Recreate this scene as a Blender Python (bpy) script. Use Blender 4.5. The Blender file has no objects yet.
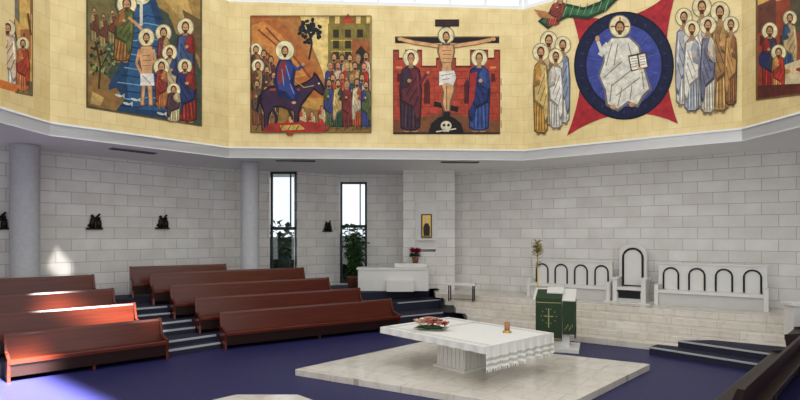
import bpy, bmesh, math, random
from mathutils import Vector, Matrix
random.seed(7)
D=bpy.data; SC=bpy.context.scene
try:
    SC.view_settings.view_transform='Standard'
except Exception: pass

def lin(v):
    v/=255.0
    return v/12.92 if v<=0.04045 else ((v+0.055)/1.055)**2.4
def C(r,g,b): return (lin(r),lin(g),lin(b),1.0)

# ------------------------------------------------------------ materials
def mat(name,col,rough=0.6,metal=0.0,var=0.0,scale=6.0,spec=0.5,stretch=None,bump=0.0,emit=0):
    m=D.materials.new(name); m.use_nodes=True
    nt=m.node_tree; b=nt.nodes['Principled BSDF']
    b.inputs['Base Color'].default_value=col
    b.inputs['Roughness'].default_value=rough
    b.inputs['Metallic'].default_value=metal
    b.inputs['Specular IOR Level'].default_value=spec
    tc=nt.nodes.new('ShaderNodeTexCoord'); mp=nt.nodes.new('ShaderNodeMapping')
    nz=nt.nodes.new('ShaderNodeTexNoise')
    nt.links.new(tc.outputs['Object'],mp.inputs[0]); nt.links.new(mp.outputs[0],nz.inputs['Vector'])
    if stretch: mp.inputs['Scale'].default_value=stretch
    nz.inputs['Scale'].default_value=scale; nz.inputs['Detail'].default_value=4
    if var>0:
        rp=nt.nodes.new('ShaderNodeMix'); rp.data_type='RGBA'
        rp.inputs[6].default_value=tuple(x*(1-var) for x in col[:3])+(1,)
        rp.inputs[7].default_value=tuple(min(1,x*(1+var)) for x in col[:3])+(1,)
        nt.links.new(nz.outputs['Fac'],rp.inputs[0]); nt.links.new(rp.outputs[2],b.inputs['Base Color'])
    if bump>0:
        bp=nt.nodes.new('ShaderNodeBump'); bp.inputs['Strength'].default_value=bump
        nt.links.new(nz.outputs['Fac'],bp.inputs['Height']); nt.links.new(bp.outputs[0],b.inputs['Normal'])
    return m

def brickmat(name,c1,c2,cm,bw,rh,mort,swz=True,rot=0,rough=0.6,noise=0.12,tint=None,bump=.2,vein=False):
    m=D.materials.new(name); m.use_nodes=True
    nt=m.node_tree; N=nt.nodes; L=nt.links; b=N['Principled BSDF']
    tc=N.new('ShaderNodeTexCoord')
    if swz:
        sp=N.new('ShaderNodeSeparateXYZ'); cb=N.new('ShaderNodeCombineXYZ')
        L.new(tc.outputs['Object'],sp.inputs[0]); L.new(sp.outputs['X'],cb.inputs['X']); L.new(sp.outputs['Z'],cb.inputs['Y'])
        vec=cb.outputs[0]
    else:
        mp=N.new('ShaderNodeMapping'); mp.inputs['Rotation'].default_value=(0,0,rot)
        L.new(tc.outputs['Object'],mp.inputs[0]); vec=mp.outputs[0]
    br=N.new('ShaderNodeTexBrick'); L.new(vec,br.inputs['Vector'])
    br.inputs['Color1'].default_value=c1; br.inputs['Color2'].default_value=c2; br.inputs['Mortar'].default_value=cm
    br.inputs['Scale'].default_value=1.0; br.inputs['Mortar Size'].default_value=mort
    br.inputs['Brick Width'].default_value=bw; br.inputs['Row Height'].default_value=rh
    br.inputs['Mortar Smooth'].default_value=0.1; br.inputs['Bias'].default_value=-0.2
    nz=N.new('ShaderNodeTexNoise'); nz.inputs['Scale'].default_value=1.6; nz.inputs['Detail'].default_value=6
    L.new(vec,nz.inputs['Vector'])
    mx=N.new('ShaderNodeMix'); mx.data_type='RGBA'; mx.blend_type='MULTIPLY'; mx.inputs[0].default_value=1
    cr=N.new('ShaderNodeValToRGB'); cr.color_ramp.elements[0].position=0.3; cr.color_ramp.elements[1].position=0.7
    t=tint or (1,1,1)
    cr.color_ramp.elements[0].color=((1-noise)*t[0],(1-noise)*t[1],(1-noise)*t[2],1); cr.color_ramp.elements[1].color=(1,1,1,1)
    L.new(nz.outputs['Fac'],cr.inputs[0]); L.new(br.outputs['Color'],mx.inputs[6]); L.new(cr.outputs[0],mx.inputs[7])
    out=mx.outputs[2]
    if vein:
        wv=N.new('ShaderNodeTexWave'); wv.inputs['Scale'].default_value=.7; wv.inputs['Distortion'].default_value=14; wv.inputs['Detail'].default_value=6; wv.inputs['Detail Scale'].default_value=1.6
        L.new(vec,wv.inputs['Vector']); c2r=N.new('ShaderNodeValToRGB'); c2r.color_ramp.elements[0].color=(.91,.905,.9,1); c2r.color_ramp.elements[1].color=(1,1,1,1); c2r.color_ramp.elements[1].position=.2
        L.new(wv.outputs['Fac'],c2r.inputs[0]); m2=N.new('ShaderNodeMix'); m2.data_type='RGBA'; m2.blend_type='MULTIPLY'; m2.inputs[0].default_value=1
        L.new(out,m2.inputs[6]); L.new(c2r.outputs[0],m2.inputs[7]); out=m2.outputs[2]
    L.new(out,b.inputs['Base Color']); b.inputs['Roughness'].default_value=rough
    bp=N.new('ShaderNodeBump'); bp.inputs['Strength'].default_value=bump; bp.inputs['Distance'].default_value=0.01; bp.invert=True
    L.new(br.outputs['Fac'],bp.inputs['Height']); L.new(bp.outputs[0],b.inputs['Normal'])
    return m

M_stone=brickmat('stone_block_wall',C(243,241,237),C(228,225,219),C(200,196,190),0.84,0.36,0.011,noise=0.12,tint=(1,0.985,0.96))
M_marble=brickmat('marble_paving',C(228,222,211),C(219,211,198),C(186,178,167),1.1,0.7,0.006,swz=False,rot=0.62,rough=0.14,noise=0.12,tint=(1,0.98,0.95),vein=True)
M_gold=brickmat('gold_leaf',C(245,224,166),C(238,214,152),C(226,200,134),0.4,0.4,0.006,noise=0.16,rough=0.42,tint=(1,0.95,0.84),bump=.1)
M_gold.node_tree.nodes['Principled BSDF'].inputs['Metallic'].default_value=0.1
M_plaster=mat('white_plaster',C(243,243,241),0.8,var=0.02)
M_concrete=mat('concrete_column',C(182,182,184),0.8,var=0.14,scale=9,bump=0.1)
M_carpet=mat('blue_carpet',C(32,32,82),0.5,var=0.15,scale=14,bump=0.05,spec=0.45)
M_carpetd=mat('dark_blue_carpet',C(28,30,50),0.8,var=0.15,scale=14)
M_nosing=mat('marble_nosing',C(176,178,182),0.4,var=0.05)
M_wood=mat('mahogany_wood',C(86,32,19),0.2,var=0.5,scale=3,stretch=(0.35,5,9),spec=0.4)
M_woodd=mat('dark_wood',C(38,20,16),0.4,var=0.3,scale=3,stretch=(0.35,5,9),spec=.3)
M_white=mat('white_marble',C(226,224,218),0.3,var=0.05,scale=3)
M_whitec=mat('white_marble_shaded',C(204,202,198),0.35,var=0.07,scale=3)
M_cloth=mat('white_linen',C(230,229,224),0.85,var=0.03)
M_stripe=mat('linen_band',C(184,182,172),0.85,var=0.03)
M_iron=mat('black_iron',C(24,24,28),0.4,metal=0.4,var=0.05)
M_bronze=mat('dark_bronze',C(34,28,26),0.4,metal=0.5,var=0.2)
M_frame=mat('window_frame_metal',C(44,44,52),0.5,metal=0.3,var=0.05)
M_green=mat('green_brocade',C(36,58,32),0.8,var=0.2,scale=20)
M_embro=mat('embroidery_thread',C(160,156,104),0.7,var=0.1)
M_goldp=mat('polished_gold',C(205,165,80),0.35,metal=0.6,var=0.1)
M_wax=mat('amber_candle',C(170,120,76),0.5,var=0.1)
M_leaf=mat('leaf_green',C(50,92,38),0.6,var=0.4,scale=9)
M_leafd=mat('hedge_green',C(40,60,36),0.8,var=0.5,scale=3)
M_red=mat('poinsettia_red',C(160,26,46),0.6,var=0.2)
M_pink=mat('petal_pink',C(220,146,136),0.7,var=0.2)
M_petw=mat('petal_cream',C(240,228,206),0.7,var=0.1)
M_pot=mat('terracotta_pot',C(130,80,56),0.7,var=0.1)
M_vent=mat('vent_grille',C(110,110,110),0.6,var=0.05)
M_ground=mat('outside_ground',C(120,124,110),0.9,var=0.2)
def glassmat():
    m=D.materials.new('window_glass'); m.use_nodes=True; nt=m.node_tree; nt.nodes.clear()
    o=nt.nodes.new('ShaderNodeOutputMaterial'); mx=nt.nodes.new('ShaderNodeMixShader')
    t=nt.nodes.new('ShaderNodeBsdfTransparent'); g=nt.nodes.new('ShaderNodeBsdfGlossy'); t.inputs[0].default_value=(.9,.95,.97,1)
    g.inputs['Roughness'].default_value=0.02; mx.inputs[0].default_value=0.06
    nt.links.new(t.outputs[0],mx.inputs[1]); nt.links.new(g.outputs[0],mx.inputs[2]); nt.links.new(mx.outputs[0],o.inputs[0])
    return m
M_glass=glassmat()
def paintmat():
    m=D.materials.new('fresco_paint'); m.use_nodes=True; nt=m.node_tree; b=nt.nodes['Principled BSDF']
    a=nt.nodes.new('ShaderNodeVertexColor'); a.layer_name='paint'
    tc=nt.nodes.new('ShaderNodeTexCoord'); nz=nt.nodes.new('ShaderNodeTexNoise'); nz.inputs['Scale'].default_value=5; nz.inputs['Detail'].default_value=9; nz.inputs['Roughness'].default_value=.65
    cr=nt.nodes.new('ShaderNodeValToRGB'); cr.color_ramp.elements[0].color=(.6,.6,.6,1); cr.color_ramp.elements[0].position=.32
    cr.color_ramp.elements[1].color=(1.25,1.22,1.15,1); cr.color_ramp.elements[1].position=.68
    mx=nt.nodes.new('ShaderNodeMix'); mx.data_type='RGBA'; mx.blend_type='MULTIPLY'; mx.inputs[0].default_value=1
    nt.links.new(tc.outputs['Object'],nz.inputs['Vector']); nt.links.new(nz.outputs['Fac'],cr.inputs[0])
    nt.links.new(a.outputs['Color'],mx.inputs[6]); nt.links.new(cr.outputs[0],mx.inputs[7]); nt.links.new(mx.outputs[2],b.inputs['Base Color'])
    b.inputs['Roughness'].default_value=0.6; b.inputs['Specular IOR Level'].default_value=.25
    return m
M_paint=paintmat()

# ------------------------------------------------------------ mesh builder
class MB:
    def __init__(s,mats): s.bm=bmesh.new(); s.mats=mats
    def _f(s,vs,mi,smooth=False):
        try:
            f=s.bm.faces.new(vs); f.material_index=mi; f.smooth=smooth; return f
        except ValueError: return None
    def prism(s,pts,z0,z1,mi=0):
        a=[s.bm.verts.new((p[0],p[1],z0)) for p in pts]; b=[s.bm.verts.new((p[0],p[1],z1)) for p in pts]
        n=len(pts)
        s._f(a[::-1],mi); s._f(b,mi)
        for i in range(n): s._f([a[i],a[(i+1)%n],b[(i+1)%n],b[i]],mi)
    def box(s,x0,x1,y0,y1,z0,z1,mi=0): s.prism([(x0,y0),(x1,y0),(x1,y1),(x0,y1)],z0,z1,mi)
    def profx(s,pts,x0,x1,mi=0):
        a=[s.bm.verts.new((x0,p[0],p[1])) for p in pts]; b=[s.bm.verts.new((x1,p[0],p[1])) for p in pts]; n=len(pts)
        s._f(a[::-1],mi); s._f(b,mi)
        for i in range(n): s._f([a[i],a[(i+1)%n],b[(i+1)%n],b[i]],mi)
    def profy(s,pts,y0,y1,mi=0):
        a=[s.bm.verts.new((p[0],y0,p[1])) for p in pts]; b=[s.bm.verts.new((p[0],y1,p[1])) for p in pts]; n=len(pts)
        s._f(a,mi); s._f(b[::-1],mi)
        for i in range(n): s._f([a[i],b[i],b[(i+1)%n],a[(i+1)%n]],mi)
    def lathe(s,prof,cx=0,cy=0,seg=20,mi=0):
        rings=[]
        for r,z in prof:
            rings.append([s.bm.verts.new((cx+max(r,1e-4)*math.cos(2*math.pi*i/seg),cy+max(r,1e-4)*math.sin(2*math.pi*i/seg),z)) for i in range(seg)])
        for a,b in zip(rings,rings[1:]):
            for i in range(seg): s._f([a[i],a[(i+1)%seg],b[(i+1)%seg],b[i]],mi,True)
        s._f(rings[0][::-1],mi); s._f(rings[-1],mi)
    def tube(s,pts,r,seg=8,mi=0):
        pts=[Vector(p) for p in pts]; rings=[]
        for i,p in enumerate(pts):
            t=(pts[min(i+1,len(pts)-1)]-pts[max(i-1,0)]).normalized()
            up=Vector((0,0,1)) if abs(t.z)<0.9 else Vector((0,1,0))
            a=t.cross(up).normalized(); b=t.cross(a).normalized()
            rr=r[i] if isinstance(r,(list,tuple)) else r
            rings.append([s.bm.verts.new(p+a*rr*math.cos(2*math.pi*k/seg)+b*rr*math.sin(2*math.pi*k/seg)) for k in range(seg)])
        for a,b in zip(rings,rings[1:]):
            for i in range(seg): s._f([a[i],a[(i+1)%seg],b[(i+1)%seg],b[i]],mi,True)
        s._f(rings[0][::-1],mi); s._f(rings[-1],mi)
    def ball(s,c,r,mi=0,sc=(1,1,1),sub=2):
        g=bmesh.ops.create_icosphere(s.bm,subdivisions=sub,radius=r)
        for v in g['verts']: v.co=Vector((v.co.x*sc[0]+c[0],v.co.y*sc[1]+c[1],v.co.z*sc[2]+c[2]))
        for v in g['verts']:
            for f in v.link_faces: f.material_index=mi; f.smooth=True
    def leaf(s,p,d,L,W,mi=0,droop=0.2):
        p=Vector(p); d=Vector(d).normalized(); sd=d.cross(Vector((0,0,1)))
        if sd.length<.1: sd=Vector((1,0,0))
        sd.normalize()
        m=p+d*L*.5; e=p+d*L+Vector((0,0,-droop*L))
        v=[s.bm.verts.new(q) for q in (p,m+sd*W*.5,e,m-sd*W*.5)]
        s._f(v,mi)
    def done(s,name,loc=(0,0,0),rz=0,bevel=0,recalc=True):
        if recalc: bmesh.ops.recalc_face_normals(s.bm,faces=s.bm.faces)
        me=D.meshes.new(name); s.bm.to_mesh(me); s.bm.free()
        for m in s.mats: me.materials.append(m)
        o=D.objects.new(name,me); SC.collection.objects.link(o); o.location=loc; o.rotation_euler=(0,0,rz)
        if bevel:
            b=o.modifiers.new('bevel','BEVEL'); b.width=bevel; b.segments=2; b.limit_method='ANGLE'
        return o

def wall(name,p,q,z0,z1,th=0.3,m=M_stone,out=1):
    """wall whose visible face runs p->q (left to right seen from the nave); thickness goes away from nave"""
    dx,dy=q[0]-p[0],q[1]-p[1]; L=math.hypot(dx,dy)
    b=MB([m]); b.box(0,L,0,th,z0,z1)
    return b.done(name,(p[0],p[1],0),math.atan2(dy,dx))

# ------------------------------------------------------------ shell
ZS=5.5; ZG=5.83; ZT=10.5
b=MB([M_carpet]); b.box(-17,16,-4,23.4,-0.2,0); b.done('floor')
WL0=(-15.6,10.55); WL1=(-6.97,20.5)
wall('wall_left',WL0,WL1,0,ZS)
wall('wall_left_front',(-15.6,-1),(-15.6,10.55),0,ZS)
wall('wall_back_a',WL1,(-5.13,21.7),0,ZS)
wall('wall_back_sill',(-5.13,21.7),(-4.06,21.7),0,1.0)
wall('wall_back_b',(-4.06,21.7),(-2.49,22.8),0,ZS)
wall('wall_back_sill_b',(-2.49,22.8),(-1.37,22.8),0,1.0)
wall('wall_back_lintel',(-2.49,22.8),(-1.37,22.8),5.2,ZS)
wall('wall_back_c',(-1.37,22.8),(0.4,22.8),0,ZS)
wall('wall_right',(2.13,22.35),(14.2,13.9),0,ZS)
wall('wall_right_front',(14.2,13.9),(14.2,-1),0,ZS)
# tabernacle pier (protruding)
b=MB([M_stone]); b.box(0,0.55,0,1.4,0.0,ZS); b.box(1.25,2.0,0,1.4,0,ZS); b.box(0.55,1.25,0.35,1.4,0,ZS); b.box(0.55,1.25,0,0.35,0,2.35); b.box(0.55,1.25,0,0.35,4.35,ZS)
b.done('wall_tabernacle_pier',(0.12,21.3,0))

# soffit ring
I=[(-9.2,2),(-8.75,13.75),(-5.49,17.66),(4.09,18.28),(9.03,14.52),(10.1,2)]
O=[(-16.5,2),(-16.5,13.5),(-7.2,23.8),(4.5,23.8),(15,15.5),(15.2,2)]
b=MB([M_plaster])
for i in range(5):
    b.prism([I[i],I[i+1],O[i+1],O[i]],ZS,ZS+0.3)
b.done('ceiling_soffit')
# frieze wall (drum)
def frieze(i,name):
    p,q=I[i],I[i+1]; dx,dy=q[0]-p[0],q[1]-p[1]; L=math.hypot(dx,dy)
    b=MB([M_gold,M_plaster]); b.box(0,L,0,0.3,ZG,ZT,0); 
    b.box(0,L,0.0,0.3,ZS-0.02,ZG,1)
    b.box(0,L,-0.03,0.0,ZG-0.05,ZG,1)
    b.done(name,(p[0],p[1],0),math.atan2(dy,dx))
for i,n in enumerate(['wall_frieze_left_front','wall_frieze_left','wall_frieze_back','wall_frieze_right','wall_frieze_right_front']): frieze(i,n)

# clerestory windows on top of the frieze
for i in range(5):
    p,q=I[i],I[i+1]; dx,dy=q[0]-p[0],q[1]-p[1]; L=math.hypot(dx,dy)
    b=MB([M_plaster,M_glass]); b.box(0,L,0.02,0.28,ZT,ZT+0.12,0); b.box(0,L,0.02,0.28,ZT+1.6,ZT+1.75,0)
    n=max(2,int(L/1.1))
    for k in range(n+1):
        x=0.04+(L-0.08)*k/n; b.box(x-.04,x+.04,.06,.24,ZT+.12,ZT+1.6,0)
    b.box(0,L,0.14,0.16,ZT+.12,ZT+1.6,1)
    b.done('window_%d'%(i+3),(p[0],p[1],0),math.atan2(dy,dx))

# columns
def column(x,y,z0,r):
    b=MB([M_concrete]); b.lathe([(r*1.12,0),(r*1.12,.12),(r,.16),(r,ZS-z0-.1),(r*1.04,ZS-z0-.08),(r*1.04,ZS-z0)],seg=36)
    b.done('column',(x,y,z0))
column(-5.17,18.95,1.08,0.31)
column(-10.42,15.28,0.93,0.36)

# soffit vents
def vent(x,y,rz,L=1.3):
    b=MB([M_vent,M_iron]); b.box(-L/2,L/2,-.13,.13,-.03,0,0)
    for k in range(4): b.box(-L/2+.04,L/2-.04,-.1+k*.055,-.075+k*.055,-.035,-.03,1)
    b.done('ceiling_vent',(x,y,ZS),rz)
vent(-7.9,16.3,math.radians(50)); vent(-3.5,18.45,0.06); vent(2.05,18.8,0.06)

# windows (tall)
def tallwin(name,x0,x1,y,z0,z1,tr):
    b=MB([M_frame,M_glass]); w=x1-x0
    b.box(0,.09,0,.12,z0,z1); b.box(w-.09,w,0,.12,z0,z1); b.box(0,w,0,.12,z1-.08,z1); b.box(0,w,0,.12,z0,z0+.08); b.box(0,w,0,.12,tr,tr+.12)
    b.box(w*.72,w*.72+.05,.02,.1,tr+.1,z1,0)
    b.box(.08,w-.08,.05,.06,z0+.08,z1-.08,1)
    b.done(name,(x0,y,0))
tallwin('window_1',-5.13,-4.06,21.75,1.0,ZS,3.2)
tallwin('window_2',-2.49,-1.37,22.85,1.0,5.2,3.3)
# outside
b=MB([M_ground]); b.box(-25,25,23.9,45,-0.3,-0.1); b.done('outside_ground')
b=MB([M_leafd])
for i in range(1500):
    x=random.uniform(-11,5); z=random.uniform(0,3.0+0.5*math.sin(x*2)); y=25.2+random.uniform(-.5,.5)
    b.leaf((x,y,z),(random.uniform(-1,1),random.uniform(-1,0),random.uniform(-.5,1)),.5,.3)
b.box(-11,5,25.4,26.2,-.1,2.9)
b.done('garden_hedge',recalc=False)

# ------------------------------------------------------------ terraces (raked seating, left)
u1=Vector((math.cos(math.radians(42)),math.sin(math.radians(42)))); n1=Vector((-u1.y,u1.x))
u2=Vector((.833,.553)); n2=Vector((-.553,.833))
P1=[Vector(p) for p in ((-5.87,13.6),(-6.8,14.2),(-7.74,14.94),(-8.76,15.8))]
P2=[Vector(p) for p in ((-4.81,14.7),(-5.7,15.3),(-6.63,15.88),(-7.5,16.5),(-8.4,17.1))]
LZ=[0,.31,.62,.93,1.08]
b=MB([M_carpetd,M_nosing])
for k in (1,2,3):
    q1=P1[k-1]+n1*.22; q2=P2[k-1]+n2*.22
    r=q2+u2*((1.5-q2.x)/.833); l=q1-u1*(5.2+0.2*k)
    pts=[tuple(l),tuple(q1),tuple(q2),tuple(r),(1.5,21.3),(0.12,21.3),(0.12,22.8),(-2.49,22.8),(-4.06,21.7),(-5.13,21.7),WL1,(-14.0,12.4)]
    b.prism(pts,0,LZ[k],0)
    na=(n1+n2).normalized()
    d=(q2-q1).normalized(); a=q1+d*.05; c=q2-d*.05
    h=(LZ[k]+LZ[k-1])/2
    b.prism([tuple(a-na*.34),tuple(c-na*.34),tuple(c),tuple(a)],LZ[k-1],h,0)
    for (off,z) in ((0,LZ[k]),(-.34,h)):
        b.prism([tuple(a+na*(off-.012)),tuple(c+na*(off-.012)),tuple(c+na*(off+.05)),tuple(a+na*(off+.05))],z-.04,z+.006,1)
    e=r-u2*1.9
    b.prism([tuple(e-n2*.012),tuple(r-n2*.012),tuple(r+n2*.04),tuple(e+n2*.04)],LZ[k]-.03,LZ[k]+.004,1)
q=P2[4]-n2*.62
b.prism([tuple(q-u2*.5),tuple(q+u2*3.2),tuple(q+u2*3.2+n2*1.35),tuple(q-u2*.5+n2*1.35)],.9,1.08,0)
b.done('seating_terrace')

# ------------------------------------------------------------ pews
def pew(p,rz,L,z,dark=False):
    w=M_woodd if dark else M_wood
    b=MB([w,M_woodd])
    b.profx([(-.03,.36),(.02,.36),(.13,.88),(.15,.93),(.09,.93),(.06,.88)],0.03,L-.03,0)     # back
    b.profx([(-.46,.36),(-.46,.44),(-.43,.455),(0,.42),(.0,.38),(-.42,.40)],0.03,L-.03,0)                    # seat
    b.profx([(-.40,.10),(-.36,.10),(-.36,.40),(-.43,.40)],.05,L-.05,1)                                        # front board
    b.box(.05,L-.05,.0,.03,.1,.42,0)                                             # rear board
    b.profx([(.12,.60),(.30,.62),(.30,.65),(.12,.64)],0.05,L-.05,0)             # book rest
    n=max(2,int(round(L/2.6)))
    for k in range(n+1):
        x=.0+(L-.06)*k/n
        prof=[(-.44,0),(.16,0),(.06,.3),(.09,.55),(.17,.94),(.07,.94),(-.07,.56),(-.46,.48),(-.42,.2)] 
        if 0<k<n: prof=[(-.39,0),(.10,0),(.03,.3),(.06,.55),(.13,.9),(.1,.9),(.0,.4),(-.42,.4),(-.39,.2)]
        b.profx(prof,x,x+.06,0)
    return b.done('pew',(p[0],p[1],z),rz,bevel=.008)
r1=math.radians(42); r2=math.atan2(.553,.833)
for k,L in enumerate((3.2,3.6,4.0,3.1)):
    s=P1[k]-u1*L; pew((s.x,s.y),r1,L,LZ[k])
for k,L in enumerate((5.5,5.3,5.1,5.0,3.0)):
    pew((P2[k].x,P2[k].y),r2,L,LZ[k])
# right foreground pews (facing the altar, seen from behind)
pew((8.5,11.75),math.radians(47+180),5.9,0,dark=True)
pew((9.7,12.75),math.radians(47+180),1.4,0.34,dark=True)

# ------------------------------------------------------------ presbytery
b=MB([M_marble])
cs=[15.5+.475*j for j in range(5)]
for j,c in enumerate(cs):
    xl=2.5-.3*j; xr=11.3
    f=lambda x:(c-.573*x)/.82
    b.prism([(xl,f(xl)),(xr,f(xr)),(xr+.6,22.33-.7*(xr+.6-2.13)),(2.2,22.26),(xl,21.25)],0.172*j,0.172*(j+1),0)
b.done('presbytery_steps',bevel=.01)
b=MB([M_marble])
b.prism([(-2.24,11.74),(2.52,8.97),(5.54,12.19),(0.78,14.96)],0,.14); b.done('altar_platform',bevel=.01)
b=MB([M_marble]); b.prism([(-2.4+1.45*math.cos(math.radians(22.5+45*i)),8.6+1.45*math.sin(math.radians(22.5+45*i))) for i in range(8)],0,.12)
b.done('marble_floor_plinth',bevel=.01)
# right carpeted steps
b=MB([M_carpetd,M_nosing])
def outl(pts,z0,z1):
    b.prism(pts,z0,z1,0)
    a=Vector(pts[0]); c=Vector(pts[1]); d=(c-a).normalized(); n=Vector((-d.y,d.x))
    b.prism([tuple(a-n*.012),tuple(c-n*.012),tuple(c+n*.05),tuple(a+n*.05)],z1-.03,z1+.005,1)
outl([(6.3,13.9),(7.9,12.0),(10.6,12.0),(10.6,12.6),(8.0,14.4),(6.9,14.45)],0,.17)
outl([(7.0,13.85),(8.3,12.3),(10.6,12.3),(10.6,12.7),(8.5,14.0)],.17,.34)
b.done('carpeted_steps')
b=MB([M_white]); b.box(-.5,.5,-.25,.25,0,.95); b.box(-.55,.55,-.3,.3,.95,1.02); b.done('marble_balustrade',(9.95,13.3,.345),-.2,bevel=.01)

# ------------------------------------------------------------ altar
ea=math.radians(-48)
b=MB([M_white,M_cloth,M_stripe,M_whitec])
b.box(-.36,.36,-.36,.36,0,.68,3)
for k in range(7):
    x=-.35+.1167*k-.028
    b.box(x,x+.056,-.40,.40,.04,.68,0); b.box(-.40,.40,x,x+.056,.04,.68,0)
b.box(-.45,.45,-.45,.45,0,.05,0)
b.box(-1.5,1.5,-1.08,1.08,.66,.79,0)
b.box(-1.46,1.53,-1.1,1.1,.79,.805,1)
for y in (-.98,-.9,.9,.98): b.box(-1.45,1.5,y-.012,y+.012,.805,.808,2)
for x in (-1.3,-1.22,-.5,-.42): b.box(x-.012,x+.012,-1.08,1.08,.805,.808,2)
N=120; row=[]
for i in range(N+1):
    y=-1.12+2.24*i/N; col=[]
    for j in range(9):
        t=j/8; z=.805-.42*t+.012*math.sin(i*.37)*t; x=1.53+.02+.035*t*math.sin(i*.42)+.015*math.sin(i*.9+1)*t
        col.append(b.bm.verts.new((x,y,z)))
    row.append(col)
for i in range(N):
    for j in range(8): b._f([row[i][j],row[i+1][j],row[i+1][j+1],row[i][j+1]],2 if j in (4,6) else 1,True)
for i in range(0,N,2):
    v=row[i][8].co; b.box(v.x-.004,v.x+.004,v.y,v.y+.014,v.z-.05,v.z,1)
for sy in (-1,1):
    row=[]
    for i in range(N+1):
        x=-1.46+3.0*i/N; row.append([b.bm.verts.new((x,sy*(1.11+.02*t*math.sin(i*.45)),.806-.13*t)) for t in (0,.5,1)])
    for i in range(N):
        for j in range(2): b._f([row[i][j],row[i+1][j],row[i+1][j+1],row[i][j+1]],1,True)
ALT=(1.36,11.96)
b.done('altar_table',(ALT[0],ALT[1],.14),ea,recalc=False)
# flowers on altar
b=MB([M_leaf,M_pink,M_petw,M_red])
for i in range(80):
    a=random.uniform(0,6.28); r=random.uniform(0,1)**.5
    b.leaf((.3*r*math.cos(a),.14*r*math.sin(a),.03),(math.cos(a),math.sin(a),random.uniform(.1,.7)),.13,.06,0)
for i in range(80):
    a=random.uniform(0,6.28); r=random.uniform(0,1)**.5; c=(.36*r*math.cos(a),.16*r*math.sin(a),.12+.1*(1-r)+random.uniform(0,.04)); mi=random.choice((1,1,1,2,2,2,2,3))
    for k in range(6):
        t=k*1.047; b.leaf(c,(math.cos(t),math.sin(t),.6),.09,.08,mi,0)
    b.ball(c,.03,mi,sub=1)
b.ball((0,0,.06),.1,0,(2.3,1,.5))
b.done('altar_flower_arrangement',(.68,11.9,.955),-.3,recalc=False)
def candle(x,y,s):
    b=MB([M_goldp,M_wax,M_iron]); b.lathe([(.09*s,0),(.09*s,.02),(.04*s,.035),(.06*s,.05)],mi=0); b.lathe([(.055*s,.05),(.055*s,.2*s),(.04*s,.205*s)],mi=1); b.tube([(0,0,.2*s),(0.004,0,.24*s)],.004,mi=2)
    b.done('altar_candle',(x,y,.948))
candle(2.26,11.6,1.05)

# ------------------------------------------------------------ lectern
b=MB([M_white,M_green,M_embro])
b.box(-.62,.62,-.5,.5,0,.1,0)
b.box(-.38,.38,-.24,.24,.1,1.2,0)
b.profx([(-.34,1.18),(.34,1.18),(.34,1.52),(-.34,1.3)],-.5,.5,0)
b.profx([(-.36,1.30),(.36,1.53),(.36,1.56),(-.36,1.33)],-.53,.53,0)
b.profx([(-.385,.28),(-.365,.28),(-.365,1.345),(.2,1.525),(.2,1.54),(-.385,1.36)],-.46,.2,1)
b.box(.5,.53,-.33,.3,.35,1.3,1)
b.box(.22,.5,-.375,-.355,.45,1.3,1)
def em(x0,x1,z0,z1): b.box(x0,x1,-.392,-.384,z0,z1,2)
em(-.145,-.115,.6,1.1); em(-.25,-.01,.885,.91); em(-.44,.18,.31,.335); em(-.44,.18,1.24,1.26)
for k in range(14): em(-.45+.047*k,-.44+.047*k,.22,.3)
for k in range(10):
    a=k*math.pi/5; x=-.13+.19*math.cos(a); z=.9+.19*math.sin(a); em(x-.012,x+.012,z-.012,z+.012)
for k in range(6): b.box(.27+.035*k,.285+.035*k,-.386,-.374,.55+.05*(k%3),.62+.05*(k%3),2)
b.box(.528,.536,-.1,.1,.8,.84,2); b.box(.528,.536,-.02,.02,.65,1.0,2)
b.profx([(-.1,1.46),(.25,1.57),(.25,1.6),(-.1,1.5)],-.2,.22,0)
b.done('lectern',(4.1,14.55,0),math.radians(-20),bevel=.006)
b=MB([M_goldp,M_leaf,M_embro])
b.lathe([(.2,0),(.2,.03),(.05,.07),(.03,.12)],mi=0); b.tube([(0,0,.1),(0,0,2.6)],.018,mi=0)
for i in range(90):
    a=random.uniform(0,6.28); b.leaf((0,0,2.45+random.uniform(0,.35)),(math.cos(a),math.sin(a),random.uniform(-.3,1.5)),.2,.06,random.choice((0,2,2)))
for i in range(14):
    a=random.uniform(0,6.28); b.leaf((0,0,1.9+random.uniform(0,.5)),(math.cos(a),math.sin(a),.8),.16,.05,1)
b.done('floral_standard',(3.93,15.7,0),recalc=False)

# ------------------------------------------------------------ presidential chair and benches
wr=math.atan2(-.573,.82)
def archpts(x,w,z0,z1,y,n=12):
    pts=[(x-w/2,y,z0),(x-w/2,y,z1-w/2)]
    for i in range(1,n): 
        t=math.pi-math.pi*i/n; pts.append((x+w/2*math.cos(t),y,z1-w/2+w/2*math.sin(t)))
    return pts+[(x+w/2,y,z1-w/2),(x+w/2,y,z0)]
def bench(x,y,L,narch):
    b=MB([M_white,M_iron,M_whitec])
    b.box(0,L,-.02,.14,0,1.22,0); b.box(-.03,L+.03,-.05,.17,1.22,1.27,0)
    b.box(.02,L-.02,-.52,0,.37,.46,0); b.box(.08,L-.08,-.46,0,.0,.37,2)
    b.box(-.04,.08,-.54,.14,0,.62,0); b.box(L-.08,L+.04,-.54,.14,0,.62,0)
    for k in range(narch):
        cx=L*(k+.5)/narch; b.tube(archpts(cx,.42,.46,1.12,-.04),.028,mi=1)
    b.done('marble_bench',(x,y,.86),wr,bevel=.008)
bench(4.77,19.68,2.72,4)
bench(8.15,17.33,2.85,4)
b=MB([M_white,M_iron,M_whitec])
sil=[(-.42,0),(.42,0),(.42,1.62),(.3,1.78),(.1,1.84),(-.1,1.84),(-.3,1.78),(-.42,1.62)]
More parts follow.
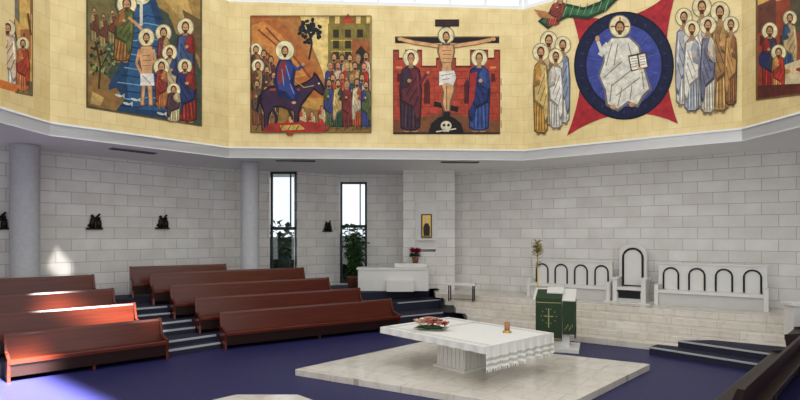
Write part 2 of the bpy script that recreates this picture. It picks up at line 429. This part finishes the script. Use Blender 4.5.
b.profy(sil,0,.14,0)
b.box(-.5,-.36,-.58,.1,0,.72,0); b.box(.36,.5,-.58,.1,0,.72,0)
b.box(-.53,-.33,-.62,.1,.72,.78,0); b.box(.33,.53,-.62,.1,.72,.78,0)
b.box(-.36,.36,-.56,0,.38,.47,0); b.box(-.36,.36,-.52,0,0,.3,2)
b.box(-.33,.33,-.54,-.5,.12,.36,1)
b.tube(archpts(0,.6,.47,1.7,-.02),.036,mi=1); b.tube([(-.3,-.02,.49),(.3,-.02,.49)],.02,mi=1)
b.box(-.7,.7,-.95,.1,-.0,.02,0)
b.done('presidential_chair',(7.6,17.95,.86),wr,bevel=.008)

# ------------------------------------------------------------ tabernacle zone
b=MB([M_white]); b.box(-1.55,1.05,0,.8,0,.78); b.box(-1.6,1.1,-.04,.84,.78,.86); b.box(-.5,.5,-.25,0,0,.4)
b.box(-.2,1.0,.3,.8,.86,1.0)
b.done('tabernacle_plinth',(0,20.25,.935),0,bevel=.01)
b=MB([M_white,M_goldp,M_woodd])
b.box(-.42,.42,0,.06,-.75,1.15,0); b.box(-.34,.34,-.03,0,-.65,1.05,0)
b.box(-.2,.2,-.12,-.03,-.3,.6,2); b.box(-.16,.16,-.14,-.12,-.26,.56,1)
b.profx([(-.3,-.4),(0,-.4),(0,-.34),(-.3,-.34)],-.36,.36,0)
b.box(-.4,.4,-.06,0,1.05,1.1,0)
b.profy([(-.12,-.24),(.12,-.24),(.13,.1),(.06,.25),(-.06,.25),(-.13,.1)],-.15,-.14,2)
b.ball((0,-.15,.36),.07,0,(1,.3,1.2))
b.done('tabernacle',(1.02,21.23,3.2),0,bevel=.004)
# poinsettia
b=MB([M_pot,M_leaf,M_red])
b.lathe([(.09,0),(.13,.2),(.14,.22),(.12,.22)],mi=0)
for i in range(60):
    a=random.uniform(0,6.28); b.leaf((.05*math.cos(a),.05*math.sin(a),.22+random.uniform(0,.15)),(math.cos(a),math.sin(a),random.uniform(.2,.7)),.22,.11,1)
for i in range(120):
    a=random.uniform(0,6.28); r=random.uniform(0,.12); b.leaf((r*math.cos(a),r*math.sin(a),.38+random.uniform(0,.13)),(math.cos(a),math.sin(a),random.uniform(.1,1.2)),.19,.11,2)
b.done('potted_poinsettia',(.58,20.75,1.935),recalc=False)
# big plant by window
b=MB([M_pot,M_leaf,M_leafd])
b.lathe([(.2,0),(.28,.4),(.3,.42),(.26,.42)],mi=0)
for i in range(16):
    a=random.uniform(0,6.28); t=random.uniform(.15,.5); H=random.uniform(1.2,2.3)
    pts=[(t*math.cos(a)*(k/5)**1.3,t*math.sin(a)*(k/5)**1.3,.4+H*k/5*.95) for k in range(6)]
    b.tube(pts,.012,seg=5,mi=1)
    for p in pts[1:]:
        for k in range(5):
            c=random.uniform(0,6.28); b.leaf(p,(math.cos(c),math.sin(c),random.uniform(-.2,.7)),.28,.13,random.choice((1,1,2)),.4)
b.done('potted_ficus',(-1.85,21.8,.935),recalc=False)
# credence table
b=MB([M_white,M_iron]); b.box(-.5,.5,-.22,.22,.56,.64,0)
for sx in (-.44,.4): b.box(sx,sx+.04,-.18,-.14,0,.56,1); b.box(sx,sx+.04,.14,.18,0,.56,1)
b.box(-.42,.42,-.17,-.15,.08,.1,1)
b.done('credence_table',(2.15,19.2,.69),-.3,bevel=.004)

# stations of the cross (bronze reliefs)
def station(x,y,z,rz,s):
    b=MB([M_bronze])
    b.box(-.25,.25,-.1,0,-.26,-.2)
    b.tube([(-.2,-.06,-.15),(.16,-.06,.26)],.035,seg=6); b.tube([(-.12,-.06,.2),(.2,-.06,.02)],.03,seg=6)
    b.lathe([(.09,-.2),(.08,0),(.06,.1),(.02,.15)],-.08,-.08,10); b.ball((-.08,-.08,.19),.05)
    b.lathe([(.09,-.2),(.09,-.05),(.06,.04),(.02,.08)],.12,-.08,10); b.ball((.13,-.08,.12),.048)
    b.tube([(-.08,-.1,.08),(0,-.14,.02),(.08,-.1,.06)],.028,seg=6)
    o=b.done('station_relief',(x,y,z),rz); o.scale=(s,s,s)
lr=math.atan2(WL1[1]-WL0[1],WL1[0]-WL0[0])
for X,Y,z in ((-11.31,15.5,3.4),(-9.67,17.38,3.42),(-8.24,19.02,3.45)): station(X,Y,z,lr,.95)
station(-2.98,22.44,3.35,math.atan2(1.1,1.57),.85)

# ------------------------------------------------------------ MURALS (flat paintings on the frieze)
SK=(206,158,112); HAIR=(78,48,32); HALO=(240,226,180); WHITE=(232,230,222)
def mul(c,f): return tuple(max(0,min(255,x*f)) for x in c)
class Mural:
    """cartoon grid (u,v) fitted onto one flat frieze bay p->q; d0,d1 set the squaring of the grid"""
    def __init__(s,p,q,ua,ub,da,db,wa,wb):
        s.p=Vector(p); s.q=Vector(q); s.ua,s.ub,s.da,s.db,s.wa,s.wb=ua,ub,da,db,wa,wb
        d=(s.q-s.p).normalized(); s.n=Vector((d.y,-d.x)); s.bm=bmesh.new(); s.cl=s.bm.loops.layers.float_color.new('paint'); s.k=0
    def map(s,u,v,off):
        a=(u-s.ua)/(s.ub-s.ua); t=a*s.da/(a*s.da+(1-a)*s.db)
        w=s.wa+(s.wb-s.wa)*a; vb=235-w; vt=235-2.65*w
        z=ZG+(vb-v)/(vb-vt)*(ZT-ZG)
        P=s.p+(s.q-s.p)*t+s.n*off
        return (P.x,P.y,z)
    def poly(s,pts,col):
        s.k+=1; off=.012+.00005*s.k
        vs=[s.bm.verts.new(s.map(u,v,off)) for u,v in pts]
        try: f=s.bm.faces.new(vs)
        except ValueError: return
        c=C(*col)
        for l in f.loops: l[s.cl]=c
    def rect(s,x0,y0,x1,y1,col): s.poly([(x0,y0),(x1,y0),(x1,y1),(x0,y1)],col)
    def el(s,x,y,rx,ry,col,n=20,rot=0):
        s.poly([(x+rx*math.cos(a)*math.cos(rot)-ry*math.sin(a)*math.sin(rot),y+rx*math.cos(a)*math.sin(rot)+ry*math.sin(a)*math.cos(rot)) for a in [2*math.pi*i/n for i in range(n)]],col)
    def ln(s,pts,w,col):
        for (x0,y0),(x1,y1) in zip(pts,pts[1:]):
            L=math.hypot(x1-x0,y1-y0) or 1; nx,ny=-(y1-y0)/L*w/2,(x1-x0)/L*w/2
            s.poly([(x0+nx,y0+ny),(x1+nx,y1+ny),(x1-nx,y1-ny),(x0-nx,y0-ny)],col)
    def head(s,x,y,r,halo=True,hair=HAIR,beard=True,kx=.8):
        if halo:
            s.el(x,y,2.05*r*kx*1.1,2.05*r,mul(HALO,.62)); s.el(x,y,1.85*r*kx*1.1,1.85*r,HALO)
        s.el(x,y-.1*r,1.0*r*kx,1.15*r,hair,14); s.el(x,y+.12*r,.7*r*kx,.95*r,SK,14)
        if beard: s.poly([(x-.55*r*kx,y+.5*r),(x+.55*r*kx,y+.5*r),(x+.25*r,y+1.3*r),(x-.25*r,y+1.3*r)],mul(hair,1.1))
        s.rect(x-.42*r,y-.05*r,x-.15*r,y+.1*r,(40,25,20)); s.rect(x+.15*r,y-.05*r,x+.42*r,y+.1*r,(40,25,20))
        s.rect(x-.07*r,y+.05*r,x+.07*r,y+.42*r,mul(SK,.7))
    def fig(s,cx,y0,y1,w,robe,mant,halo=True,hair=HAIR,lean=0,beard=True,flip=1,hr=.07):
        h=y1-y0; r=hr*h; hy=y0+1.2*r; sh=y0+.19*h
        X=lambda t,y: cx+flip*t*w+lean*(y1-y)/h
        P=lambda L:[(X(t,y),y) for t,y in L]
        if halo: s.el(X(0,hy),hy,1.8*r,1.95*r,mul(HALO,.6)); s.el(X(0,hy),hy,1.62*r,1.77*r,HALO)
        s.el(X(-.15,y1),y1,.13*w,.02*h,mul(SK,.8),8); s.el(X(.2,y1),y1,.13*w,.02*h,mul(SK,.8),8)
        s.poly(P([(-.12,sh-.03*h),(-.4,sh+.03*h),(-.5,sh+.28*h),(-.45,y1-.2*h),(-.42,y1-.03*h),(-.2,y1),(.25,y1),(.44,y1-.04*h),(.46,y1-.25*h),(.5,sh+.28*h),(.4,sh+.03*h),(.12,sh-.03*h)]),mul(robe,.55))
        s.poly(P([(-.1,sh-.02*h),(-.36,sh+.04*h),(-.44,sh+.28*h),(-.38,y1-.2*h),(-.36,y1-.05*h),(-.18,y1-.02*h),(.22,y1-.02*h),(.38,y1-.06*h),(.4,y1-.25*h),(.44,sh+.28*h),(.36,sh+.04*h),(.1,sh-.02*h)]),robe)
        for t in (-.25,-.1,.05,.2): s.ln(P([(t,sh+.45*h),(t*1.15,y1-.03*h)]),.07*w,mul(robe,.7))
        for t in (-.18,.12): s.ln(P([(t,sh+.5*h),(t*1.2,y1-.06*h)]),.04*w,mul(robe,1.35))
        s.poly(P([(-.16,sh-.01*h),(.36,sh+.02*h),(.5,sh+.3*h),(.47,y1-.16*h),(.3,y1-.1*h),(.12,y1-.28*h),(-.4,y1-.36*h),(-.46,sh+.26*h),(-.1,sh+.22*h),(.02,sh+.1*h)]),mul(mant,.6))
        s.poly(P([(-.12,sh),(.32,sh+.03*h),(.44,sh+.3*h),(.41,y1-.2*h),(.28,y1-.15*h),(.12,y1-.32*h),(-.33,y1-.39*h),(-.38,sh+.28*h),(-.06,sh+.25*h),(.05,sh+.1*h)]),mant)
        for a,c in (((.3,sh+.1*h),(-.2,sh+.36*h)),((.36,sh+.22*h),(-.05,sh+.44*h)),((.38,sh+.34*h),(.15,sh+.52*h))): s.ln(P([a,c]),.05*w,mul(mant,.62))
        s.ln(P([(.28,sh+.08*h),(.35,sh+.36*h)]),.05*w,mul(mant,1.3))
        s.ln(P([(-.36,sh+.07*h),(-.42,sh+.26*h),(-.12,sh+.2*h)]),.17*w,mul(robe,.8)); s.el(X(-.06,sh+.17*h),sh+.17*h,.09*w,.025*h,SK,8)
        s.poly([(X(0,sh)-.4*r,hy+.5*r),(X(0,sh)+.4*r,hy+.5*r),(X(0,sh)+.5*r,sh+.01*h),(X(0,sh)-.5*r,sh+.01*h)],mul(SK,.85))
        s.head(X(0,hy),hy,r,False,hair,beard)
    def border(s,pts,w,col): s.ln(pts+[pts[0]],w,col)
    def done(s,name):
        me=D.meshes.new(name); s.bm.to_mesh(me); s.bm.free(); me.materials.append(M_paint)
        o=D.objects.new(name,me); SC.collection.objects.link(o)
bayL0=(Vector((-8.83,12.1)),Vector(I[1]),0,50,12.1,13.75,128,113)
bayL=(I[1],I[2],50,229,13.75,17.66,113,88)
bayB=(I[2],I[3],229,523,17.66,18.28,88,85)
bayR=(I[3],I[4],523,742,18.28,14.52,85,107)
bayR1=(Vector(I[4]),Vector((9.19,12.62)),742,800,14.52,12.62,107,123)
OUT=(120,94,54)

# far-left panel
m=Mural(*bayL0)
m.poly([(-24,-60),(33,-30),(33,97),(-24,86)],OUT); m.poly([(-22,-60),(32,-30),(32,95),(-22,84)],(208,166,96))
m.poly([(-22,-60),(32,-30),(32,15),(20,25),(8,8),(-22,20)],(120,120,96)); m.poly([(18,-20),(31,-20),(31,60),(22,62)],(180,110,64))
m.poly([(20,0),(26,-6),(30,0),(30,30),(20,30)],(220,180,100)); m.poly([(-22,70),(32,82),(32,95),(-22,84)],(110,104,76))
for x,y in ((14,20),(24,34),(28,14)): m.ln([(x,y),(x+3,y+22)],2,(90,70,50))
m.fig(-6,14,84,22,(160,50,46),(70,80,130)); m.fig(8,24,90,20,WHITE,(226,200,170)); m.fig(23,40,92,14,(210,124,76),(176,70,50))
m.poly([(0,80),(20,86),(16,93),(-2,88)],(220,126,60)); m.done('mural_resurrection')

# Baptism
m=Mural(*bayL)
fr=[(86,-30),(202,-14),(202,127),(86,108)]
m.poly(fr,OUT); m.poly([(87,-30),(201,-14),(201,126),(87,107)],(66,78,66))
m.poly([(88,-30),(122,-30),(114,6),(122,30),(104,44),(112,66),(100,84),(88,80)],(118,108,64))
m.poly([(88,40),(104,48),(98,66),(110,80),(112,98),(88,96)],(140,108,58))
m.poly([(150,-20),(200,-14),(200,70),(188,40),(176,34),(168,14),(156,6)],(166,134,72))
m.poly([(164,0),(186,-4),(196,28),(180,20)],(200,166,96)); m.poly([(182,10),(200,20),(200,60),(190,44)],(112,88,54))
m.poly([(128,-20),(150,-20),(160,14),(168,44),(172,80),(184,104),(186,122),(112,110),(108,86),(120,66),(118,40),(126,20)],(34,66,100))
m.poly([(132,10),(150,4),(158,34),(162,80),(168,112),(130,108),(126,80),(132,50)],(48,92,136))
for k in range(13):
    y=16+7.4*k; x0=122-6*math.sin(k*.7)-(k*.5); x1=164+k*1.2; m.ln([(x0,y),((x0+x1)/2-6,y+3),((x0+x1)/2+4,y),(x1,y+4)],1.1,(130,166,186) if k%2 else (26,46,80))
m.ln([(141,-20),(141,26)],3,(220,214,190)); m.el(141,-2,9,7,(226,216,170)); m.el(141,-2,5,4,(240,240,230))
for i in range(70):
    x=random.uniform(90,116); y=random.uniform(28,74); m.el(x,y,2.2,1.3,random.choice(((40,70,44),(66,96,56),(150,160,90),(30,50,40))),6,random.uniform(0,3))
m.ln([(98,100),(100,66),(96,44)],2,(70,50,30)); m.ln([(100,70),(108,54)],1.5,(70,50,30))
m.poly([(88,84),(104,92),(116,88),(124,100),(116,111),(88,106)],(146,110,60)); m.poly([(92,92),(104,98),(100,106),(90,104)],(200,166,100))
for x,y in ((94,24),(103,30),(112,26)): m.fig(x,y-16,y+18,9,(160,140,90),(110,64,44),False)
m.fig(121,-2,62,20,(150,104,54),(96,104,54),lean=6,hr=.09)
m.ln([(128,18),(138,26),(143,32)],3,SK)
m.el(146,38,8.5,9.5,mul(HALO,.6)); m.el(146,38,7.6,8.6,HALO)
m.poly([(140,46),(152,46),(155,54),(153,70),(152,84),(153,106),(148,107),(147,88),(145,88),(144,107),(139,106),(141,84),(140,70),(137,54)],mul(SK,.6))
m.poly([(141,47),(151,47),(153.5,54),(151.5,70),(151,84),(152,105),(149,105),(147,84),(145,84),(143,105),(140.5,105),(142,84),(141.5,70),(138.5,54)],mul(SK,1.05))
m.ln([(139,50),(136,64),(141,74)],2.6,SK); m.ln([(153,50),(156,64),(149,60)],2.6,SK); m.poly([(140,74),(153,74),(154,86),(140,86)],WHITE); m.ln([(142,76),(150,84)],1,(150,150,150))
for y in (56,61,66): m.ln([(142,y),(150,y)],.7,mul(SK,.65))
m.head(146,38.5,4.4,False)
m.fig(185,22,92,20,(160,50,44),(70,90,130),flip=-1); m.fig(163,28,80,13,(190,154,90),(120,60,58),flip=-1,hr=.09); m.fig(171,48,110,17,(54,72,116),(196,176,140),flip=-1,lean=-2)
m.fig(161,62,108,13,(190,120,68),(150,60,50),flip=-1,hr=.1); m.fig(187,62,122,22,(150,54,44),(46,60,106),flip=-1,lean=-3); m.fig(173,86,122,14,(206,190,146),(86,62,70),flip=-1,hr=.11)
for x,y in ((118,96),(134,100),(126,104),(160,114)): m.el(x,y,4,1.3,(200,210,200),8,.3); m.poly([(x+3,y),(x+6,y-2),(x+6,y+3)],(200,210,200))
m.done('mural_baptism')

# Entry into Jerusalem
m=Mural(*bayB)
m.rect(251,17,371,133,(180,122,64))
m.poly([(251,17),(300,17),(322,70),(330,100),(371,100),(371,50),(371,17)],(236,206,132))
m.poly([(251,17),(268,16),(284,24),(300,44),(318,72),(326,104),(251,104)],(184,108,54)); m.poly([(251,26),(264,22),(280,34),(292,50),(306,76),(251,90)],(210,138,70))
for a in ((258,30,284,52),(266,28,296,60),(254,44,270,56),(284,44,312,80)): m.ln([(a[0],a[1]),(a[2],a[3])],2,(136,74,42))
m.poly([(251,96),(371,100),(371,133),(251,133)],(200,150,76)); m.poly([(251,112),(300,106),(340,116),(371,108),(371,133),(251,133)],(154,118,60))
m.rect(328,24,370,64,(140,124,60))
for i in range(4): m.rect(329+i*10.5,17,335+i*10.5,26,(132,114,54))
for i in range(3):
    for j in range(3): m.rect(333+i*12,30+j*11,339+i*12,38+j*11,(60,50,30)); m.ln([(331+i*12,41+j*11),(342+i*12,41+j*11)],1.2,(210,182,96))
m.poly([(340,24),(348,14),(356,24)],(172,70,48)); m.rect(352,40,370,66,(166,98,54)); m.poly([(356,66),(356,52),(361,46),(366,52),(366,66)],(50,40,34))
m.ln([(309,60),(312,44),(308,30)],2,(50,36,30))
for i in range(46):
    a=random.uniform(0,6.28); r=random.uniform(0,1)**.5; m.el(310+11*r*math.cos(a),32+12*r*math.sin(a),2.6,1.8,random.choice(((26,34,40),(36,44,56),(20,24,30))),6,random.uniform(0,3))
for x,y,c1,c2 in ((256,46,(90,64,54),(150,104,66)),(264,50,(60,60,90),(130,76,58)),(271,56,(150,120,76),(90,54,54)),(258,62,(120,74,46),(174,140,86)),(267,66,(70,60,60),(110,64,56)),(274,72,(150,110,76),(70,80,60)),(257,80,(130,80,56),(100,80,70)),(266,86,(110,64,48),(160,126,84))):
    m.fig(x,y,y+46,11,c1,c2,x<262 and y<70,hr=.08)
dk=(52,34,56)
m.poly([(262,92),(270,86),(296,86),(306,82),(312,78),(314,72),(318,76),(324,86),(326,94),(322,96),(314,90),(308,98),(302,106),(300,112),(298,128),(294,128),(294,112),(282,108),(274,108),(270,116),(268,128),(264,128),(264,114),(260,104),(258,112),(256,112),(258,98)],mul(dk,.5))
m.poly([(263,93),(271,88),(296,88),(306,84),(313,79),(314,75),(317,78),(322,87),(324,93),(321,94),(314,88),(307,96),(301,104),(298,112),(297,127),(295,127),(295,112),(282,106),(274,106),(268,115),(267,127),(265,127),(265,113),(262,102)],mul(dk,1.2))
m.ln([(288,108),(292,118),(290,127)],3,mul(dk,.9)); m.ln([(272,108),(277,118),(275,127)],3,mul(dk,.9)); m.ln([(270,90),(300,90)],2,(180,64,54)); m.el(319,84,1,1,(240,240,230),6); m.ln([(314,86),(304,88),(292,78)],.8,(200,170,90))
m.el(285,51,10,10.5,mul(HALO,.6)); m.el(285,51,9,9.5,HALO)
m.poly([(279,60),(291,60),(296,70),(294,84),(300,96),(296,104),(288,100),(278,96),(274,84),(276,68)],(30,38,84)); m.poly([(281,61),(290,61),(293,70),(290,82),(296,94),(293,100),(286,92),(279,90),(277,80),(278,68)],(52,66,132))
m.poly([(281,62),(287,62),(285,80),(279,86),(277,74)],(140,54,60)); m.ln([(290,64),(298,70),(302,66)],3,(52,66,132)); m.el(303,65,1.8,1.8,SK,8)
for a in ((286,66,290,80),(282,70,284,86),(290,84,294,94)): m.ln([(a[0],a[1]),(a[2],a[3])],.9,(130,150,200))
m.el(294,103,2.5,1.5,SK,8); m.head(285,52,4.6,False)
cols=((186,48,44),(50,80,60),(60,70,124),(196,166,104),(122,50,50),(206,188,156),(90,100,60),(176,82,44))
for j,(yy,xs) in enumerate(((54,(334,342,350,358,366)),(62,(330,338,347,355,364)),(74,(333,342,352,362)),(80,(329,338,347,357,366)))):
    for i,x in enumerate(xs): m.fig(x,yy+random.uniform(-2,2),yy+48,11,cols[(i*3+j*2)%8],cols[(i+j*3+1)%8],False,hr=.075,flip=-1 if i%2 else 1,hair=random.choice((HAIR,HAIR,(150,120,80),(140,50,46))))
for x,y in ((303,108),(312,112),(322,106),(290,116)): m.fig(x,y,y+20,8,(196,64,46),(210,184,140),False,beard=False,hr=.12)
m.poly([(270,124),(312,122),(330,128),(322,133),(262,133)],(172,46,42)); m.poly([(280,126),(300,125),(306,130),(282,131)],(210,170,84))
for i in range(14): m.ln([(256+8*i,131),(259+8*i,126)],1,(60,90,50))
m.border([(251,17),(371,17),(371,133),(251,133)],1.0,OUT)
m.done('mural_entry_into_jerusalem')

# Crucifixion
m=Mural(*bayB)
wl=(184,72,52)
m.poly([(393,134),(393,50),(399,50),(399,58),(405,58),(405,50),(411,50),(411,58),(417,58),(417,50),(422,50),(422,66),(436,66),(436,58),(442,58),(442,66),(450,66),(450,58),(456,58),(456,66),(470,66),(470,50),(476,50),(476,58),(482,58),(482,50),(488,50),(488,58),(494,58),(494,50),(500,50),(500,134)],mul(wl,.6))
m.poly([(394,133),(394,52),(398,52),(398,60),(406,60),(406,52),(410,52),(410,60),(418,60),(418,52),(421,52),(421,68),(437,68),(437,60),(441,60),(441,68),(451,68),(451,60),(455,60),(455,68),(471,68),(471,52),(475,52),(475,60),(483,60),(483,52),(487,52),(487,60),(495,60),(495,52),(499,52),(499,133)],wl)
for r in range(8):
    y=72+7*r; m.ln([(394,y),(499,y)],.6,mul(wl,.75))
    for k in range(12): m.ln([(398+9*k+(r%2)*4,y),(398+9*k+(r%2)*4,y+7)],.6,mul(wl,.75))
for x in (424,464): m.poly([(x,104),(x,84),(x+3,79),(x+6,84),(x+6,104)],(90,34,34))
for x in (396,490): m.ln([(x,68),(x+6,68)],2,(216,150,100)); m.rect(x+1,74,x+5,82,(90,34,34))
m.poly([(393,122),(420,118),(446,112),(472,118),(500,122),(500,134),(393,134)],(124,78,50)); m.ln([(393,133.5),(500,133.5)],2,(60,40,30))
K=(30,24,26)
m.rect(442,20,450,124,K); m.rect(395,37,499,43.5,K); m.rect(435,20,459,27,K); m.rect(436,21,458,26,(60,40,36)); m.ln([(434,104),(458,110)],5,K); m.ln([(396,38),(498,38)],.7,(120,80,50)); m.ln([(443,28),(443,120)],.7,(120,80,50))
m.poly([(428,134),(431,124),(438,118),(446,115),(454,118),(461,124),(464,134)],K); m.el(446,126,5.5,4.8,(226,216,190)); m.rect(443,129,449,132,(226,216,190)); m.el(444,125.5,1.4,1.5,K,8); m.el(448.3,125.5,1.4,1.5,K,8); m.ln([(436,132),(456,129)],1.2,(226,216,190))
m.el(446,36,8.5,8.8,mul(HALO,.55)); m.el(446,36,7.5,7.8,HALO)
for f,w2 in ((.6,4.4),(1.08,3.2)):
    s1=mul(SK,f)
    m.ln([(440,47),(428,45),(414,43),(402,40)],w2,s1); m.ln([(452,47),(464,45),(478,43),(491,40)],w2,s1); m.el(400,39.5,2.6,2,s1,8); m.el(493,39.5,2.6,2,s1,8)
m.poly([(438,45),(454,45),(455,52),(452,66),(454,76),(455,90),(451,104),(450,112),(444,112),(441,104),(442,92),(438,80),(441,66),(437,52)],mul(SK,.6))
m.poly([(439.5,46),(453,46),(453.5,52),(450.5,66),(452.5,76),(453.5,90),(449.5,103),(449,111),(445,111),(443,104),(444,92),(440,80),(442.5,66),(438.5,52)],mul(SK,1.05))
for y in (51,55,59,63): m.ln([(442,y),(451,y)],.7,mul(SK,.65))
m.ln([(446.5,86),(446.5,110)],.9,mul(SK,.6)); m.poly([(439,72),(454,71),(456,78),(453,86),(447,83),(439,86)],WHITE); m.ln([(441,76),(453,74)],.8,(150,140,130)); m.ln([(442,80),(450,79)],.8,(150,140,130))
m.head(446,37.5,4.6,False)
m.fig(410,53,131,23,(70,48,64),(100,46,56),hair=(90,40,50),beard=False,hr=.06,lean=1)
m.fig(479,53,131,23,(60,82,144),(40,54,108),beard=False,flip=-1,hr=.06); m.poly([(470,74),(477,72),(474,100),(468,112)],(170,52,46)); m.ln([(420,84),(427,74)],3,(100,46,56)); m.el(428,73,1.7,1.7,SK,8)
m.done('mural_crucifixion')

# Christ in Majesty
m=Mural(*bayR)
def curve(a,c,b,n=10): return [((1-t)**2*a[0]+2*t*(1-t)*c[0]+t*t*b[0],(1-t)**2*a[1]+2*t*(1-t)*c[1]+t*t*b[1]) for t in [i/n for i in range(n)]]
TL,TR,BR,BL=(570,10),(678,-14),(678,124),(567,136)
star=curve(TL,(625,38),TR)+curve(TR,(654,60),BR)+curve(BR,(625,98),BL)+curve(BL,(594,70),TL)
m.poly(star,(178,44,54)); 
m.el(624,66,50,54,(20,22,44),48); m.el(624,66,48,52,(26,32,66),48); m.el(624,66,39,42.5,(20,24,50),48); m.el(624,66,37.5,41,(66,78,156),48)
for i in range(24):
    a=i*math.pi/12; m.ln([(624+41*math.cos(a),66+44.5*math.sin(a)),(624+44*math.cos(a),66+48*math.sin(a))],.8,(56,64,104))
for i in range(12):
    a=i*math.pi/6+.2; m.ln([(624+26*math.cos(a),66+28*math.sin(a)),(624+36*math.cos(a),66+39*math.sin(a))],.7,(96,104,178))
m.el(620,27,11,11.5,mul(HALO,.6)); m.el(620,27,10,10.5,HALO); m.ln([(611,27),(629,27)],1.4,(180,80,60)); m.ln([(620,17.5),(620,26)],1.4,(180,80,60))
W2=(228,225,212)
m.poly([(611,38),(630,37),(640,46),(643,60),(648,78),(652,90),(644,98),(638,108),(628,104),(618,112),(606,106),(604,90),(598,76),(603,62),(602,48)],(120,112,110))
m.poly([(612,39),(629,38.5),(638,47),(641,60),(646,78),(649,89),(642,96),(637,105),(628,101),(618,109),(608,104),(606,90),(600,76),(605,62),(604,48)],W2)
for a in ((612,44,606,66),(618,44,614,66),(628,44,634,64),(622,62,604,78),(632,70,612,86),(640,78,616,96),(612,84,610,102),(622,88,618,106),(632,86,630,100),(642,72,644,90)): m.ln([(a[0],a[1]),(a[2],a[3])],1.1,(150,140,130))
m.ln([(608,44),(600,56),(606,46)],5,W2); m.ln([(602,52),(598,42)],3.5,W2); m.el(597.5,39,2.2,3,SK,8)
m.poly([(628,56),(646,52),(649,68),(631,72)],(90,60,40)); m.poly([(629.5,57.5),(637,56),(639,69),(632,70.5)],(244,240,224)); m.poly([(638.5,55.5),(645,54),(647.5,67),(640.5,68.7)],(244,240,224))
for k in range(4): m.ln([(631,59.5+2.7*k),(637,58.4+2.7*k)],.5,(60,40,40)); m.ln([(640,57.5+2.7*k),(645,56.4+2.7*k)],.5,(60,40,40))
m.el(640,69,2.6,1.8,SK,8); m.el(613,107,3,2.4,SK,8); m.el(632,105,3,2.4,SK,8); m.head(620,28,5.6,False,kx=.9)
for x,y0,y1,w,c1,c2 in ((549,35,126,15,(200,176,136),(150,124,98)),(563,40,124,15,(226,222,210),(140,150,170)),(541,47,134,16,(196,148,74),(214,184,116)),(556,52,129,15,(214,210,196),(232,228,214))):
    m.fig(x,y0,y1,w,c1,c2,hr=.055)
for x,y0,y1,w,c1,c2 in ((684,12,106,18,(220,216,206),(180,182,190)),(702,1,108,18,(206,204,200),(226,222,210)),(692,24,112,17,(176,180,190),(232,228,216)),(720,6,112,20,(192,150,92),(166,124,78)),(708,20,114,16,(214,204,184),(120,120,144)),(731,20,106,13,(150,104,64),(190,144,86))):
    m.fig(x,y0,y1,w,c1,c2,flip=-1,hr=.052)
G=(60,108,76)
m.poly([(538,22),(552,10),(566,4),(584,8),(600,2),(616,-12),(622,-4),(606,12),(588,20),(568,18),(556,24),(548,30)],mul(G,.6)); m.poly([(542,22),(554,12),(566,7),(584,11),(600,6),(616,-8),(618,-4),(604,10),(588,17),(568,15),(556,21),(548,26)],G)
for k in range(8): m.ln([(556+7*k,18-k*.8),(560+7*k,8-k)],.8,(120,170,110))
m.fig(552,-2,26,15,(176,80,70),(140,66,56),lean=10,hr=.13); m.poly([(540,18),(534,10),(546,12),(556,20)],(190,130,84))
m.done('mural_christ_in_majesty')

# far-right panel
m=Mural(*bayR1)
m.poly([(756,-60),(830,-90),(830,92),(756,101)],OUT); m.poly([(758,-58),(828,-90),(828,90),(758,99)],(156,72,50))
m.poly([(758,-58),(828,-90),(828,-10),(758,6)],(216,174,96)); m.poly([(758,6),(776,-2),(776,30),(758,34)],(110,64,54)); m.poly([(790,-10),(828,-16),(828,30),(790,34)],(90,80,60))
for k in range(4): m.rect(760+10*k,36,764+10*k,46,(80,44,34))
m.fig(770,26,92,17,(166,52,46),(60,60,80)); m.fig(790,14,72,16,(60,90,124),(196,170,124)); m.fig(812,20,80,18,(186,120,66),(116,54,54))
m.poly([(772,70),(800,60),(828,62),(828,84),(776,90)],(220,200,160)); m.el(786,72,5,2.5,(190,150,70)); m.el(800,70,4,2,(160,60,40)); m.ln([(776,88),(826,82)],2,(150,110,60))
m.fig(779,48,96,13,(210,150,84),(186,60,50),hr=.09); m.poly([(758,86),(800,84),(828,78),(828,90),(758,99)],(96,44,40)); m.el(764,60,5,9,(40,50,90))
m.done('mural_last_supper')

# ------------------------------------------------------------ lighting
w=D.worlds.new('sky'); SC.world=w; w.use_nodes=True; bg=w.node_tree.nodes['Background']; bg.inputs[0].default_value=(0.98,0.99,1.0,1); bg.inputs[1].default_value=1.38
def beam(src,dst,sx,sy,pw,roll=0,spread=4):
    l=D.lights.new('sun_shaft','AREA'); l.shape='RECTANGLE'; l.size=sx; l.size_y=sy; l.energy=pw; l.spread=math.radians(spread); l.color=(1,.97,.92)
    o=D.objects.new('sun_shaft',l); SC.collection.objects.link(o); o.location=src
    d=Vector(dst)-Vector(src); q=d.to_track_quat('-Z','Y'); o.rotation_mode='QUATERNION'; o.rotation_quaternion=q@Matrix.Rotation(roll,3,'Z').to_quaternion()
dv=Vector((6.0,-5.0,11.0))
beam(Vector((-7.0,10.2,0))+dv,(-7.0,10.2,0),1.5,3.0,560)
beam(Vector((-7.6,13.9,1.0))+dv,(-7.6,13.9,1.0),.9,2.6,90,.9)
beam(Vector((-10.2,16.6,2.2))+dv*.28,(-10.2,16.6,2.2),.4,.6,1.1,.9)

# ------------------------------------------------------------ camera
cd=D.cameras.new('cam'); cam=D.objects.new('camera',cd); SC.collection.objects.link(cam)
cam.location=(0,0,3.0); cam.rotation_euler=(math.radians(90),0,0)
cd.sensor_width=36; cd.lens=550/800*36; cd.shift_y=35/800; cd.clip_end=200
SC.camera=cam
